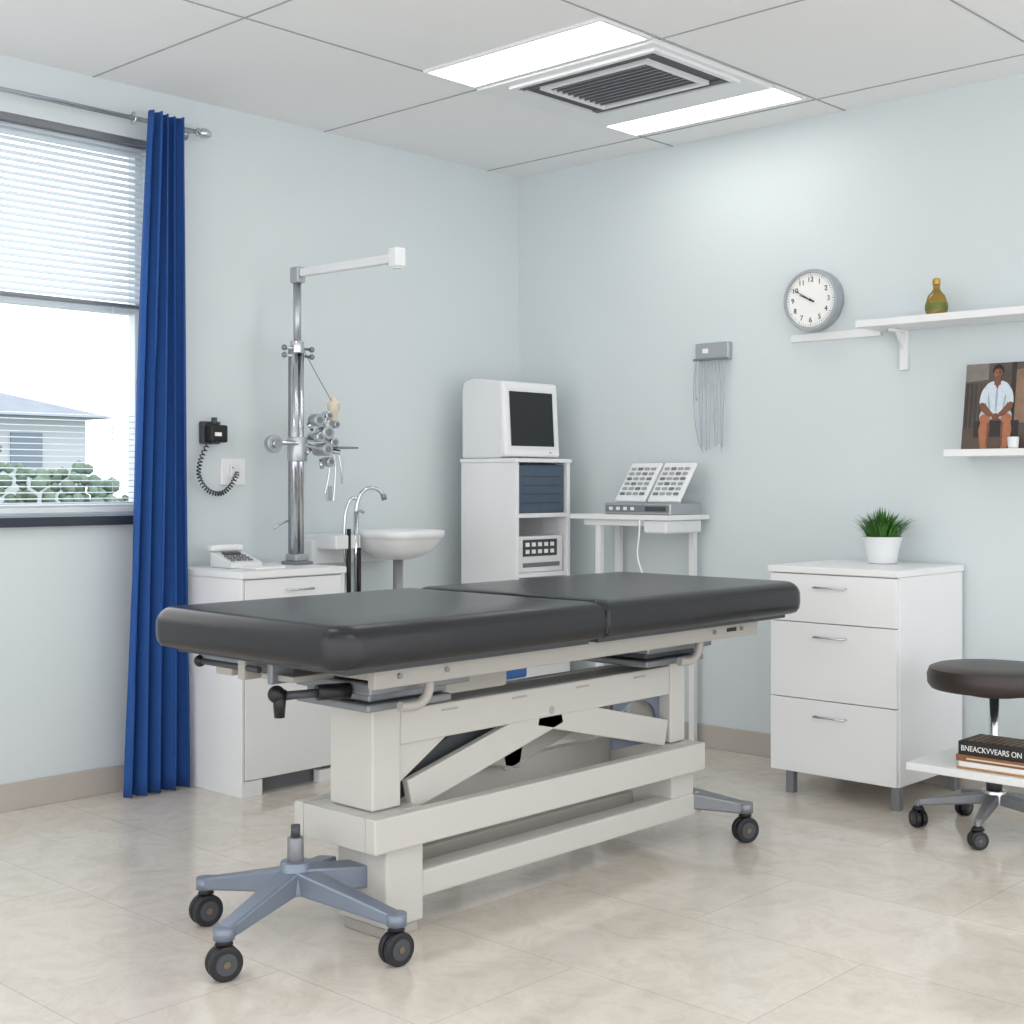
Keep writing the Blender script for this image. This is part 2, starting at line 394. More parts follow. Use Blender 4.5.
def ringplate(n,cy_,cz_,ry,rz,y0,y1,z0,z1,x,th,m):
    N=32;vs=[];fs=[]
    for k in range(2):
        xx=x+k*th
        for i in range(N):
            t=2*math.pi*i/N;c,s=math.cos(t),math.sin(t);vs.append((xx,cy_+ry*c,cz_+rz*s))
        for i in range(N):
            t=2*math.pi*i/N;c,s=math.cos(t),math.sin(t);sc=1/max(abs(c),abs(s))
            vs.append((xx,min(max(cy_+(y1-y0)/2*c*sc,y0),y1),min(max(cz_+(z1-z0)/2*s*sc,z0),z1)))
    for i in range(N):
        j=(i+1)%N
        fs+=[(i,j,N+j,N+i),(2*N+i,3*N+i,3*N+j,2*N+j),(i,2*N+i,2*N+j,j),(N+i,N+j,3*N+j,3*N+i)]
    me=bpy.data.meshes.new(n);me.from_pydata(vs,[],fs)
    bm=bmesh.new();bm.from_mesh(me);bmesh.ops.recalc_face_normals(bm,faces=bm.faces);bm.to_mesh(me);bm.free()
    return link(n,me,m,T)
ringplate('gusset_plate',-1.54,.41,.10,.065,-1.665,-1.421,.327,.484,1.935,.012,M['gblue'])
prism('web_corner_near',[(1.955,-2.598,.484),(1.955,-2.42,.484),(1.955,-2.598,.38)],(.02,0,0),M['cream'],T)
box('frame_side_right',2.02,2.06,-2.75,-1.32,.235,.325,M['cream'],T,bev=.005)
box('frame_side_left',1.73,1.77,-2.75,-1.32,.235,.325,M['cream'],T,bev=.005)
box('frame_end_near',1.771,2.019,-2.749,-2.55,.236,.324,M['cream'],T,bev=.002)
box('frame_end_far',1.771,2.019,-1.46,-1.321,.236,.324,M['cream'],T,bev=.002)
box('pedestal_near',1.84,2.035,-2.69,-2.56,.03,.234,M['cream'],T,bev=.006)
box('pedestal_far',1.84,2.02,-1.45,-1.33,.10,.234,M['cream'],T,bev=.006)
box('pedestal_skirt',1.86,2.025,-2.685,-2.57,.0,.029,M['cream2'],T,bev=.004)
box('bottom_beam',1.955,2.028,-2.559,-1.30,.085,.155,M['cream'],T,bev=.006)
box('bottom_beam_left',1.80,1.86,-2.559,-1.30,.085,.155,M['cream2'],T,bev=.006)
def caster(x,y,yaw,R=.042,hz=.1,p=T,wm=None):
    wm=wm or M['rubber']
    d=Vector((math.cos(yaw),math.sin(yaw),0))
    a=Vector((x,y,R))
    for s in(-1,1):
        cyl('wheel',a+d*(s*.0025),a+d*(s*.021),R,wm,p,bev=.005)
        cyl('wheel_hub',a+d*(s*.021),a+d*(s*.0225),R*.62,M['dgrey'],p)
        cyl('wheel_nut',a+d*(s*.0225),a+d*(s*.025),R*.2,M['brass'],p,seg=12)
    cyl('axle',a-d*.02,a+d*.02,.006,M['grey'],p,seg=10)
    box('fork',x-.002,x+.002,y-.016,y+.016,R,hz-.004,M['black'],p,bev=0,rot=(0,0,yaw))
    cyl('hood',(x,y,hz-.014),(x,y,hz-.002),.022,M['black'],p,r2=.014)
    cyl('stem',(x,y,R*1.9),(x,y,hz+.018),.009,M['grey'],p,seg=14)
hub=Vector((1.88,-2.86,.17))
for (x,y,yaw) in((1.583,-2.927,-.15),(1.954,-3.129,-.3),(2.176,-2.783,-.1)):
    beam('spider_arm',hub,(x,y,.112),.062,.062,M['gblue'],T,w2=.042,h2=.03,bev=.006)
    cyl('arm_end',(x,y,.097),(x,y,.127),.026,M['gblue'],T)
    caster(x,y,yaw)
beam('spider_arm_link',hub,(1.93,-2.66,.15),.075,.06,M['gblue'],T,bev=.006)
beam('spider_arm_rear',hub,(1.76,-2.66,.14),.055,.05,M['gblue'],T,bev=.006)
cyl('hub_boss',(1.88,-2.86,.135),(1.88,-2.86,.215),.05,M['gblue'],T,r2=.038,bev=.004)
cyl('hub_post',(1.88,-2.86,.21),(1.88,-2.86,.275),.021,M['grey'],T,bev=.003)
cyl('hub_post_cap',(1.88,-2.86,.275),(1.88,-2.86,.305),.012,M['dgrey'],T)
for (x,y,yaw) in((1.547,-1.217,-.5),(2.159,-1.238,-.4)):
    beam('far_arm',(1.95,-1.33,.135),(x,y,.112),.10,.06,M['grey'],T,w2=.045,h2=.035,bev=.006)
    cyl('arm_end',(x,y,.097),(x,y,.13),.026,M['grey'],T)
    caster(x,y,yaw)
tube('power_cable',[(1.87,-2.52,.50),(1.86,-2.48,.40),(1.87,-2.42,.345),(1.88,-2.32,.335),(1.86,-2.25,.36),(1.80,-2.15,.45),(1.80,-2.1,.52)],.004,M['dgrey'],T)
box('control_box',1.86,1.93,-2.14,-2.04,.60,.64,M['blue'],T,bev=.008)
box('actuator_housing',1.84,2.0,-2.46,-2.20,.60,.66,M['cream2'],T,bev=.01)

# ---------------------------------------------------------------- drawers cabinet
D=G('drawer_cabinet',(2.07,-.28,0))
box('carcass',1.81,2.336,-.52,-.015,.085,.835,M['white'],D,bev=.003)
box('top_slab',1.803,2.343,-.548,-.014,.8355,.861,M['white'],D,bev=.004)
box('shadow_gap',1.82,2.328,-.523,-.518,.09,.83,M['seam'],D,bev=0)
for i,(a,b) in enumerate(((.654,.832),(.368,.651),(.088,.365))):
    box('drawer_%d'%(i+1),1.813,2.333,-.542,-.522,a,b,M['white'],D,bev=.002)
    hz=(.786,.602,.307)[i]
    tube('handle_%d'%(i+1),[(2.01,-.541,hz),(2.01,-.562,hz),(2.135,-.562,hz),(2.135,-.541,hz)],.004,M['chrome'],D,curved=False)
for x,y in((1.88,-.50),(2.315,-.50),(1.84,-.05),(2.315,-.05)):
    box('foot',x-.016,x+.016,y-.016,y+.016,0,.086,M['grey'],D,bev=.002)

P_=G('potted_grass_plant',(2.08,-.17,.861))
px,py,pz=2.08,-.17,.8615
lathe('pot',[(.052,0),(.056,.003),(.066,.06),(.076,.098),(.080,.104),(.073,.104),(.066,.09)],(px,py,pz),M['white2'],P_)
cyl('soil',(px,py,pz+.08),(px,py,pz+.093),.067,M['soil'],P_)
vs=[];fs=[]
for i in range(420):
    a=random.uniform(0,2*math.pi);r0=random.uniform(0,.060)
    ln=random.uniform(.085,.14);sp=(r0/.060)*1.15+random.uniform(0,.4)
    b=Vector((px+r0*math.cos(a),py+r0*math.sin(a),pz+.09));dr=Vector((math.cos(a),math.sin(a),0));sd=Vector((-math.sin(a),math.cos(a),0))
    wd=random.uniform(.003,.0055);k=len(vs)
    for j in range(4):
        f=j/3;q=b+dr*(ln*.55*sp*f**1.3)+Vector((0,0,ln*f*(1-.30*sp*f)));ww=wd*(1-f)**.6 if j<3 else .0003
        vs+=[q-sd*ww,q+sd*ww]
    for j in range(3):fs.append((k+2*j,k+2*j+1,k+2*j+3,k+2*j+2))
me=bpy.data.meshes.new('leaves');me.from_pydata(vs,[],fs);link('leaves',me,M['leaf'],P_)

# ---------------------------------------------------------------- wall clock
K=G('wall_clock',(1.695,-.03,1.93))
ck=(1.695,0,1.93)
lathe('case',[(.125,0.0005),(.127,.006),(.128,.05),(.124,.062),(.114,.062),(.111,.052),(.001,.052)],ck,M['alu'],K,axis='Y',seg=64)
cyl('face',(1.695,-.050,1.93),(1.695,-.0535,1.93),.1108,M['paper'],K,seg=64)
for i in range(1,13):
    a=math.radians(90-30*i);r=.084
    text('numeral_%d'%i,str(i),.030,(1.695+r*math.cos(a),-.0545,1.93+r*math.sin(a)),(math.pi/2,0,0),M['ink'],K)
vs=[];fs=[]
for i in range(60):
    a=math.radians(6*i);d=Vector((math.cos(a),0,math.sin(a)));s_=Vector((-math.sin(a),0,math.cos(a)));c=Vector((1.695,-.0542,1.93));k=len(vs)
    ww=.0014 if i%5==0 else .0007
    vs+=[c+d*.100+s_*ww,c+d*.107+s_*ww,c+d*.107-s_*ww,c+d*.100-s_*ww];fs.append((k,k+1,k+2,k+3))
me=bpy.data.meshes.new('minute_ticks');me.from_pydata(vs,[],fs);link('minute_ticks',me,M['ink'],K)
def hand(n,hr,ln,wd,yy,tail=.02):
    a=math.radians(90-hr*30);d=Vector((math.cos(a),0,math.sin(a)));c=Vector((1.695,yy,1.93))
    beam(n,c-d*tail,c+d*ln,.0015,wd,M['ink'],K,h2=wd*.5,bev=0)
hand('hour_hand',9.83,.055,.006,-.0565);hand('minute_hand',10.05,.085,.004,-.0585)
cyl('hand_boss',(1.695,-.054,1.93),(1.695,-.060,1.93),.005,M['ink'],K)

# ---------------------------------------------------------------- shelves
U=G('wall_shelf',(2.6,-.11,1.79))
box('board',1.992,3.6,-.22,-.001,1.778,1.806,M['white'],U,bev=.002)
box('wall_rail',1.575,1.99,-.012,-.0005,1.764,1.797,M['white'],U,bev=.002)
for x in(2.09,3.2):
    box('bracket_wall',x-.017,x+.017,-.016,-.0005,1.62,1.777,M['white'],U)
    box('bracket_arm',x-.012,x+.012,-.12,-.0165,1.766,1.7775,M['white'],U)
    prism('bracket_web',[(x-.004,-.0165,1.7655),(x-.004,-.08,1.7655),(x-.004,-.0165,1.70)],(.008,0,0),M['white'],U)
U2=G('wall_shelf',(2.9,-.1,1.29))
box('board',2.346,3.6,-.2,-.001,1.272,1.298,M['white'],U2,bev=.002)

B=G('amber_bottle',(2.28,-.12,1.806))
bc=(2.28,-.12,1.8065)
lathe('glass',[(.030,0),(.037,.004),(.042,.025),(.041,.05),(.033,.078),(.018,.095),(.013,.105),(.013,.120)],bc,M['amber'],B)
lathe('label',[(.0425,.024),(.0430,.030),(.0425,.044),(.0415,.050)],bc,M['olive'],B)
lathe('stopper',[(.010,.118),(.015,.122),(.015,.140),(.010,.145),(.001,.146)],bc,M['gold'],B)

# portrait print leaning on lower shelf
PR=bpy.data.objects.new('portrait_print',None);C.objects.link(PR);PR.location=(2.385,-.135,1.2985);PR.rotation_euler=(math.radians(-9),0,0)
def pm(n,c,var=.08,sc=30):return mat('print_'+n,c,.45,var=var,scale=sc)
def chaikin(pts,n=2):
    for _ in range(n):
        q=[]
        for i in range(len(pts)):
            a=pts[i];b=pts[(i+1)%len(pts)]
            q+=[(a[0]*.75+b[0]*.25,a[1]*.75+b[1]*.25),(a[0]*.25+b[0]*.75,a[1]*.25+b[1]*.75)]
        pts=q
    return pts
def flat(n,pts,layer,m,sm=0):
    if sm:pts=chaikin(pts,sm)
    y=-.003-layer*.0003;k=len(pts)
    vs=[(a,y,b) for a,b in pts]
    me=bpy.data.meshes.new(n);me.from_pydata(vs,[],[tuple(range(k))]);me.materials.append(m)
    o=bpy.data.objects.new(n,me);C.objects.link(o);o.parent=PR;return o
def ell(cx_,cy_,rx,ry,a=0,k=20):
    return [(cx_+rx*math.cos(t)*math.cos(a)-ry*math.sin(t)*math.sin(a),cy_+rx*math.cos(t)*math.sin(a)+ry*math.sin(t)*math.cos(a)) for t in [2*math.pi*i/k for i in range(k)]]
PW,PH=.275,.325
me=bpy.data.meshes.new('backing');me.from_pydata([(x,y,z) for x in(0,PW) for y in(-.003,.004) for z in(0,PH)],[],[(0,1,3,2),(4,6,7,5),(0,4,5,1),(2,3,7,6),(0,2,6,4),(1,5,7,3)])
me.materials.append(M['paper']);o=bpy.data.objects.new('backing',me);C.objects.link(o);o.parent=PR
e_=.001
skin=pm('skin',(120,76,56),.2,60);skin2=pm('skin_light',(168,106,74),.3,50);skin3=pm('skin_shade',(124,74,52),.2,50);hairm=pm('hair',(22,18,17),.3,90)
shirt=pm('shirt',(206,216,226),.12,60);shirt2=pm('shirt_shade',(156,172,190),.15,60);shorts=pm('shorts',(182,192,202),.15,60)
flat('bg_wall',[(e_,e_),(PW-e_,e_),(PW-e_,PH-e_),(e_,PH-e_)],1,pm('bg',(84,74,68),.45,22))
flat('bg_sky_strip',[(e_,.255),(.09,.262),(.09,PH-e_),(e_,PH-e_)],2,pm('bg2',(128,122,116),.35,25))
for i in range(5): flat('bg_plank_%d'%i,[(.006+i*.017,.07),(.018+i*.017,.07),(.018+i*.017,.25),(.006+i*.017,.25)],3,pm('bgp%d'%i,(52+i*7,46+i*6,42+i*5),.4,40))
flat('bg_light_panel',[(.195,.10),(PW-e_,.09),(PW-e_,PH-.02),(.195,PH-.03)],2,pm('bg4',(136,108,88),.35,25))
flat('bg_dark_post',[(.178,.05),(.196,.05),(.196,PH-e_),(.178,PH-e_)],3,pm('bg5',(44,38,36),.3))
flat('bg_ground',[(e_,e_),(PW-e_,e_),(PW-e_,.07),(e_,.08)],4,pm('bg6',(86,70,60),.4,25))
flat('bench',[(.045,.045),(.215,.045),(.215,.105),(.045,.105)],5,pm('bench',(40,34,34),.3))
flat('calf_left',[(.072,.112),(.064,.07),(.070,.03),(.076,e_),(.100,e_),(.100,.03),(.106,.07),(.104,.115)],6,skin2,0)
flat('calf_right',[(.150,.115),(.148,.07),(.152,.03),(.152,e_),(.176,e_),(.182,.03),(.190,.07),(.182,.112)],6,skin2,0)
flat('calf_shade_left',[(.094,.11),(.096,.06),(.094,.01),(.101,.01),(.106,.06),(.104,.11)],7,skin3,1)
flat('calf_shade_right',[(.150,.11),(.148,.06),(.152,.01),(.158,.01),(.156,.06),(.158,.11)],7,skin3,1)
flat('thigh_left',[(.062,.118),(.070,.145),(.100,.158),(.128,.150),(.126,.125),(.108,.108),(.078,.100)],8,shorts,2)
flat('thigh_right',[(.190,.118),(.182,.145),(.155,.158),(.126,.150),(.128,.125),(.146,.108),(.176,.100)],8,shorts,2)
flat('knee_left',ell(.086,.113,.021,.018),9,skin2);flat('knee_right',ell(.168,.113,.021,.018),9,skin2)
flat('torso',[(.092,.135),(.162,.135),(.168,.18),(.180,.222),(.166,.246),(.142,.256),(.112,.256),(.088,.246),(.074,.222),(.086,.18)],10,shirt,2)
flat('shirt_fold_a',[(.122,.14),(.130,.14),(.131,.235),(.124,.235)],11,shirt2,1)
flat('shirt_fold_b',[(.098,.145),(.106,.145),(.096,.21),(.092,.205)],11,shirt2,1)
flat('shirt_fold_c',[(.150,.145),(.157,.145),(.164,.20),(.158,.205)],11,shirt2,1)
flat('sleeve_left',[(.074,.228),(.092,.240),(.092,.19),(.082,.165),(.062,.165),(.064,.20)],12,shirt,1)
flat('sleeve_right',[(.180,.228),(.162,.240),(.162,.19),(.172,.165),(.192,.165),(.190,.20)],12,shirt,1)
flat('forearm_left',[(.062,.172),(.080,.176),(.104,.146),(.120,.128),(.110,.118),(.088,.128),(.066,.150)],13,skin,1)
flat('forearm_right',[(.192,.172),(.174,.176),(.150,.146),(.134,.128),(.144,.118),(.166,.128),(.188,.150)],13,skin,1)
flat('clasped_hands',ell(.127,.121,.015,.011),14,skin3)
for i in range(4): flat('finger_%d'%i,ell(.119+i*.0055,.114,.0024,.008,.1*(i-1.5)),15,skin)
flat('neck',[(.114,.240),(.140,.240),(.137,.268),(.117,.268)],11,skin)
flat('collar_v',[(.112,.254),(.127,.224),(.142,.254)],12,skin)
flat('hair_back',ell(.127,.293,.021,.025),12,hairm)
flat('head',ell(.127,.284,.0168,.0225),13,skin)
flat('cheek_light',ell(.122,.283,.008,.014),14,pm('cheek',(150,100,76),.15,60))
flat('fringe',[(.108,.288),(.110,.304),(.118,.314),(.136,.314),(.145,.304),(.146,.288),(.139,.299),(.127,.302),(.115,.299)],15,hairm,1)
for sx in(-1,1):
    flat('ear',ell(.127+sx*.0170,.282,.003,.005),13,skin)
    flat('eye',ell(.127+sx*.0062,.286,.0026,.0013),16,hairm);flat('brow',ell(.127+sx*.0062,.2905,.004,.0009),16,hairm)
flat('nose',[(.1260,.285),(.1280,.285),(.1296,.2775),(.1244,.2775)],16,skin3)
flat('mouth',ell(.127,.2715,.0052,.0015),16,pm('lips',(96,44,42)))
lathe('small_cup',[(.014,0),(.018,.004),(.020,.04),(.018,.042),(.017,.02)],(2.60,-.172,1.2985),M['white2'])

# ---------------------------------------------------------------- tube rack
R=G('hanging_tube_rack',(1.19,-.02,1.75))
box('bracket_plate',1.10,1.275,-.033,-.0005,1.715,1.79,M['alu'],R,bev=.004)
box('label_window',1.14,1.17,-.036,-.0335,1.745,1.765,M['paper'],R,bev=0)
box('lip',1.098,1.277,-.05,-.034,1.712,1.722,M['grey'],R)
for i in range(9):
    x=1.112+i*.0185;zb=1.31+random.uniform(-.01,.035)+(.22 if i==0 else 0)
    tube('hanging_tube_%d'%i,[(x,-.042,1.715),(x,-.043,1.65),(x+random.uniform(-.01,.01),-.04,1.5),(x+random.uniform(-.012,.012),-.04,zb)],.0022,M['glassy'],R)
tube('loop_tube',[(1.112,-.042,1.715),(1.092,-.04,1.62),(1.097,-.04,1.42),(1.13,-.04,1.33),(1.15,-.04,1.31)],.002,M['glassy'],R)

# ---------------------------------------------------------------- side table
N_=G('wall_side_table',(.9,-.17,0))
box('top',.62,1.165,-.33,-.015,1.012,1.034,M['white'],N_,bev=.003)
box('apron',.68,1.08,-.30,-.285,.985,1.0115,M['white'],N_)
box('right_bracket',1.03,1.155,-.32,-.06,.955,1.0115,M['white2'],N_,bev=.01,seg=3)
for x,y in((1.10,-.05),(.755,-.28),(.68,-.05)):
    box('leg',x-.014,x+.014,y-.014,y+.014,0.001,1.0115,M['white'],N_)
    cyl('leg_foot',(x,y,0),(x,y,.012),.02,M['dgrey'],N_)
tube('white_cord',[(1.02,-.335,1.01),(1.03,-.34,.95),(1.00,-.345,.86),(1.04,-.345,.80),(1.06,-.34,.74)],.0035,M['paper'],N_)
Q=G('keypad_console',(1.0,-.16,1.034))
box('console_base',.79,1.155,-.29,-.06,1.0345,1.085,M['alu'],Q,bev=.005)
box('console_front_strip',.80,1.145,-.2925,-.2895,1.045,1.075,M['grey'],Q,bev=0)
box('console_display',1.02,1.13,-.2945,-.2922,1.05,1.07,M['dgrey'],Q,bev=0)
for i in range(4): box('console_button_%d'%i,.82+i*.04,.84+i*.04,-.296,-.2922,1.053,1.068,M['white2'],Q)
for k,(xc) in enumerate((.885,1.07)):
    tilt=math.radians(-38)
    Rm=Matrix.Rotation(tilt,4,'X')
    c=Vector((xc,-.16,1.174))
    o=box('keypad_%d'%(k+1),xc-.086,xc+.086,c.y-.008,c.y+.008,c.z-.108,c.z+.108,M['white'],Q,bev=.006,rot=(tilt,0,0))
    for r in range(6):
        for q in range(4):
            l=Vector((-.055+q*.0365,-.011,-.07+r*.028));w_=c+(Rm.to_3x3()@l)
            box('key',w_.x-.012,w_.x+.012,w_.y-.003,w_.y+.003,w_.z-.006,w_.z+.006,M['alu'] if (q+r)%3 else M['grey'],Q,bev=0,rot=(tilt,0,0))

# ---------------------------------------------------------------- equipment cabinet
W=G('equipment_cabinet',(.32,-.365,0))
x0,x1,y0,y1,zt=.145,.494,-.55,-.18,1.284
box('side_near',x0,x1,y0,y0+.02,0.02,zt-.0185,M['white'],W)
box('side_far',x0,x1,y1-.02,y1,0.02,zt-.0185,M['white'],W)
box('back',x0,x0+.015,y0+.0205,y1-.0205,0.02,zt-.0185,M['white'],W)
box('plinth',x0+.01,x1-.02,y0+.01,y1-.01,0,.0195,M['seam'],W)
box('top',x0-.004,x1+.006,y0-.005,y1+.005,zt-.018,zt,M['white'],W)
for z in(1.015,.745,.45,.02):
    box('shelf',x0+.0155,x1-.002,y0+.0205,y1-.0205,z,z+.02,M['white'],W)
box('blue_display_unit',x0+.05,x1-.012,y0+.03,y1-.03,1.036,1.255,M['screen2'],W,bev=.006)
boxes('display_lines',[(x1-.0125,x1-.010,y0+.05,y1-.05,1.08+i*.04,1.084+i*.04) for i in range(4)],M['dgrey'],W)
box('control_unit',x0+.05,x1-.015,y0+.035,y1-.035,.766,.93,M['white2'],W,bev=.006)
box('control_panel',x1-.0155,x1-.012,y0+.06,y1-.08,.84,.915,M['dgrey'],W,bev=0)
for i in range(5):
    for j in range(2): box('control_button',x1-.0125,x1-.008,y0+.075+i*.042,y0+.098+i*.042,.852+j*.032,.87+j*.032,M['paper'],W,bev=0)
box('control_slot',x1-.0155,x1-.013,y0+.06,y1-.06,.79,.81,M['grey'],W,bev=0)
box('storage_box',x0+.05,x1-.02,y0+.04,y1-.05,.471,.66,M['white2'],W,bev=.005)
box('drive_label',x1-.0205,x1-.017,y0+.08,y1-.1,.6,.63,M['blue'],W,bev=0)
box('lower_door',x1-.012,x1-.0005,y0+.022,y1-.022,.045,.445,M['white'],W)
O=G('crt_monitor',(.30,-.365,1.2845))
prism('housing',[(.15,y0-.003,1.285),(.40,y0-.003,1.285),(.40,y0-.003,1.635),(.22,y0-.003,1.655),(.16,y0-.003,1.64),(.15,y0-.003,1.60)],(0,.36,0),M['white2'],O,bev=.012)
prism('bezel',[(.39,y0-.006,1.29),(.438,y0-.006,1.292),(.418,y0-.006,1.632),(.39,y0-.006,1.638)],(0,.37,0),M['white'],O,bev=.012)
tl=math.atan2(.02,.34)
box('screen',.424,.432,y0+.028,y0+.322,1.340,1.590,M['screen'],O,bev=.003,rot=(0,-tl,0))
box('screen_surround',.420,.430,y0+.015,y0+.335,1.325,1.602,M['white2'],O,bev=.003,rot=(0,-tl,0))
box('power_led',.434,.438,y0+.29,y0+.30,1.31,1.315,M['blue'],O,bev=0)

# ---------------------------------------------------------------- left base cabinet
A=G('base_cabinet',(.24,-1.76,0))
x0,x1,y0,y1=.03,.445,-2.0,-1.515
box('carcass',x0,x1-.005,y0+.0065,y1-.0125,.07,.8145,M['white'],A)
box('top_slab',x0-.002,x1+.022,y0-.012,y1+.008,.815,.842,M['white'],A,bev=.004)
box('side_panel_left',x0,x1+.012,y0-.006,y0+.006,0,.8145,M['white'],A)
box('side_panel_right',x0,x1+.012,y1-.012,y1+.004,0,.8145,M['white'],A)
box('toe_kick',x1-.05,x1-.04,y0+.0065,y1-.0125,0,.069,M['seam'],A,bev=0)
box('shadow_gap',x1-.0045,x1-.0015,y0+.014,y1-.014,.075,.81,M['seam'],A,bev=0)
box('drawer_front',x1-.001,x1+.014,y0+.010,y1-.015,.704,.810,M['white'],A)
box('door_front',x1-.001,x1+.014,y0+.010,y1-.015,.063,.700,M['white'],A)
box('foot_left',x1-.03,x1+.012,y0+.0065,y0+.09,0,.060,M['white'],A)
box('foot_right',x1-.03,x1+.012,y1-.12,y1-.0125,0,.05,M['white'],A)
tube('drawer_handle',[(x1+.013,-1.80,.765),(x1+.032,-1.80,.765),(x1+.032,-1.68,.765),(x1+.013,-1.68,.765)],.004,M['chrome'],A,curved=False)
tube('door_handle',[(x1+.013,-1.55,.50),(x1+.032,-1.55,.50),(x1+.032,-1.55,.62),(x1+.013,-1.55,.62)],.004,M['chrome'],A,curved=False)
E=G('desk_telephone',(.2,-1.85,.842))
prism('body',[(.13,-1.92,.843),(.27,-1.92,.843),(.27,-1.92,.862),(.13,-1.92,.905)],(0,.15,0),M['white2'],E,bev=.004)
box('handset',.12,.16,-1.93,-1.78,.905,.93,M['white'],E,bev=.01,seg=3)
box('display',.165,.185,-1.89,-1.81,.894,.899,M['dgrey'],E,bev=0,rot=(0,.3,0))
for i in range(4):
    for j in range(3): box('key',.195+j*.022,.207+j*.022,-1.90+i*.027,-1.885+i*.027,.884-j*.007,.892-j*.007,M['grey'],E,bev=0)
box('paper_pad',.285,.39,-1.89,-1.75,.8425,.850,M['paper'],E)

# ---------------------------------------------------------------- examination column lamp
Z_=G('examination_lamp_column',(.22,-1.557,.842))
cxx,cyy=.22,-1.562
box('base_plate',cxx-.05,cxx+.05,cyy-.045,cyy+.045,.8425,.856,M['grey'],Z_,bev=.004)
box('base_collar',cxx-.034,cxx+.034,cyy-.034,cyy+.034,.8565,.885,M['alu'],Z_,bev=.004)
cyl('column_a',(cxx,cyy-.013,.86),(cxx,cyy-.013,1.73),.017,M['chrome'],Z_)
cyl('column_b',(cxx,cyy+.017,.86),(cxx,cyy+.017,1.73),.014,M['chrome'],Z_)
box('column_spine',cxx-.027,cxx-.005,cyy-.026,cyy+.026,.886,1.72,M['grey'],Z_)
cyl('upper_mast',(cxx,cyy,1.70),(cxx,cyy,2.0),.016,M['alu'],Z_)
cyl('mast_collar',(cxx,cyy,1.70),(cxx,cyy,1.75),.028,M['chrome'],Z_,bev=.003)
for z in(1.72,1.69):
    cyl('clamp_bar',(cxx,cyy-.06,z),(cxx,cyy+.07,z),.006,M['chrome'],Z_)
    ball('clamp_knob_a',(cxx,cyy-.065,z),.012,M['grey'],Z_);ball('clamp_knob_b',(cxx,cyy+.075,z),.012,M['grey'],Z_)
box('mast_head',cxx-.022,cxx+.03,cyy-.022,cyy+.022,1.985,2.05,M['alu'],Z_,bev=.006)
beam('arm',(cxx+.031,cyy,2.025),(.81,cyy,2.020),.030,.034,M['white2'],Z_,bev=.005)
box('lamp_head',.800,.848,cyy-.026,cyy+.026,1.985,2.058,M['white2'],Z_,bev=.008,seg=3)
box('lamp_lens',.810,.840,cyy-.018,cyy+.018,1.981,1.986,M['paper'],Z_,bev=0)
zc=1.31
cyl('carriage_collar',(cxx,cyy,zc-.05),(cxx,cyy,zc+.05),.040,M['alu'],Z_,bev=.004)
tube('instrument_arm',[(cxx,cyy-.12,zc+.02),(cxx+.02,cyy-.06,zc+.03),(cxx+.03,cyy,zc+.02),(cxx+.03,cyy+.10,zc),(cxx+.05,cyy+.18,zc-.01)],.011,M['chrome'],Z_)
cyl('left_disc',(cxx,cyy-.13,zc+.02),(cxx+.03,cyy-.13,zc+.02),.036,M['alu'],Z_,bev=.003)
cyl('left_disc_cap',(cxx+.03,cyy-.13,zc+.02),(cxx+.045,cyy-.13,zc+.02),.018,M['chrome'],Z_)
for i,(dy,dz,r,l) in enumerate(((.07,.12,.026,.05),(.11,.07,.030,.06),(.09,0,.026,.08),(.15,.03,.022,.05),(.13,-.05,.020,.05),(.06,.05,.020,.07),(.17,.105,.016,.04),(.13,.14,.018,.04))):
    cyl('lens_barrel_%d'%i,(cxx+.01,cyy+dy,zc+dz),(cxx+.01+l,cyy+dy,zc+dz),r,M['chrome' if i%2 else 'alu'],Z_,bev=.003)
    cyl('lens_face_%d'%i,(cxx+.01+l,cyy+dy,zc+dz),(cxx+.012+l,cyy+dy,zc+dz),r*.5,M['grey'],Z_)
for i in range(5):
    a=i*1.2;cyl('thumb_screw_%d'%i,(cxx+.03,cyy+.09+.05*math.cos(a),zc+.03+.07*math.sin(a)),(cxx+.04,cyy+.09+.085*math.cos(a),zc+.03+.11*math.sin(a)),.006,M['chrome'],Z_,r2=.009)
box('instrument_tray',cxx-.02,cxx+.09,cyy+.14,cyy+.25,zc+.005,zc+.013,M['grey'],Z_)
tube('suspension_wire',[(cxx,cyy+.03,1.72),(cxx,cyy+.10,1.62),(cxx,cyy+.19,1.50)],.002,M['grey'],Z_,curved=False)
lathe('beige_socket',[(.001,-.05),(.016,-.045),(.02,0),(.026,.01),(.026,.035),(.014,.045),(.012,.06),(.001,.062)],(cxx,cyy+.19,1.47),M['beige'],Z_)
tube('socket_bracket',[(cxx,cyy+.19,1.43),(cxx+.01,cyy+.17,1.39),(cxx+.01,cyy+.12,1.36)],.007,M['chrome'],Z_)
for i,(dy,l) in enumerate(((.14,.16),(.165,.19),(.19,.12))):
    tube('hanging_probe_%d'%i,[(cxx+.03,cyy+dy,zc-.02),(cxx+.04,cyy+dy+.01,zc-.06),(cxx+.03,cyy+dy+.02*(i-1),zc-.02-l)],.004,M['chrome'],Z_)
box('side_hook_tag',cxx+.02,cxx+.028,cyy+.135,cyy+.16,1.10,1.16,M['alu'],Z_)
tube('drain_hook',[(cxx-.02,cyy-.03,1.02),(cxx-.02,cyy-.07,1.01),(cxx-.02,cyy-.10,.99)],.005,M['chrome'],Z_)

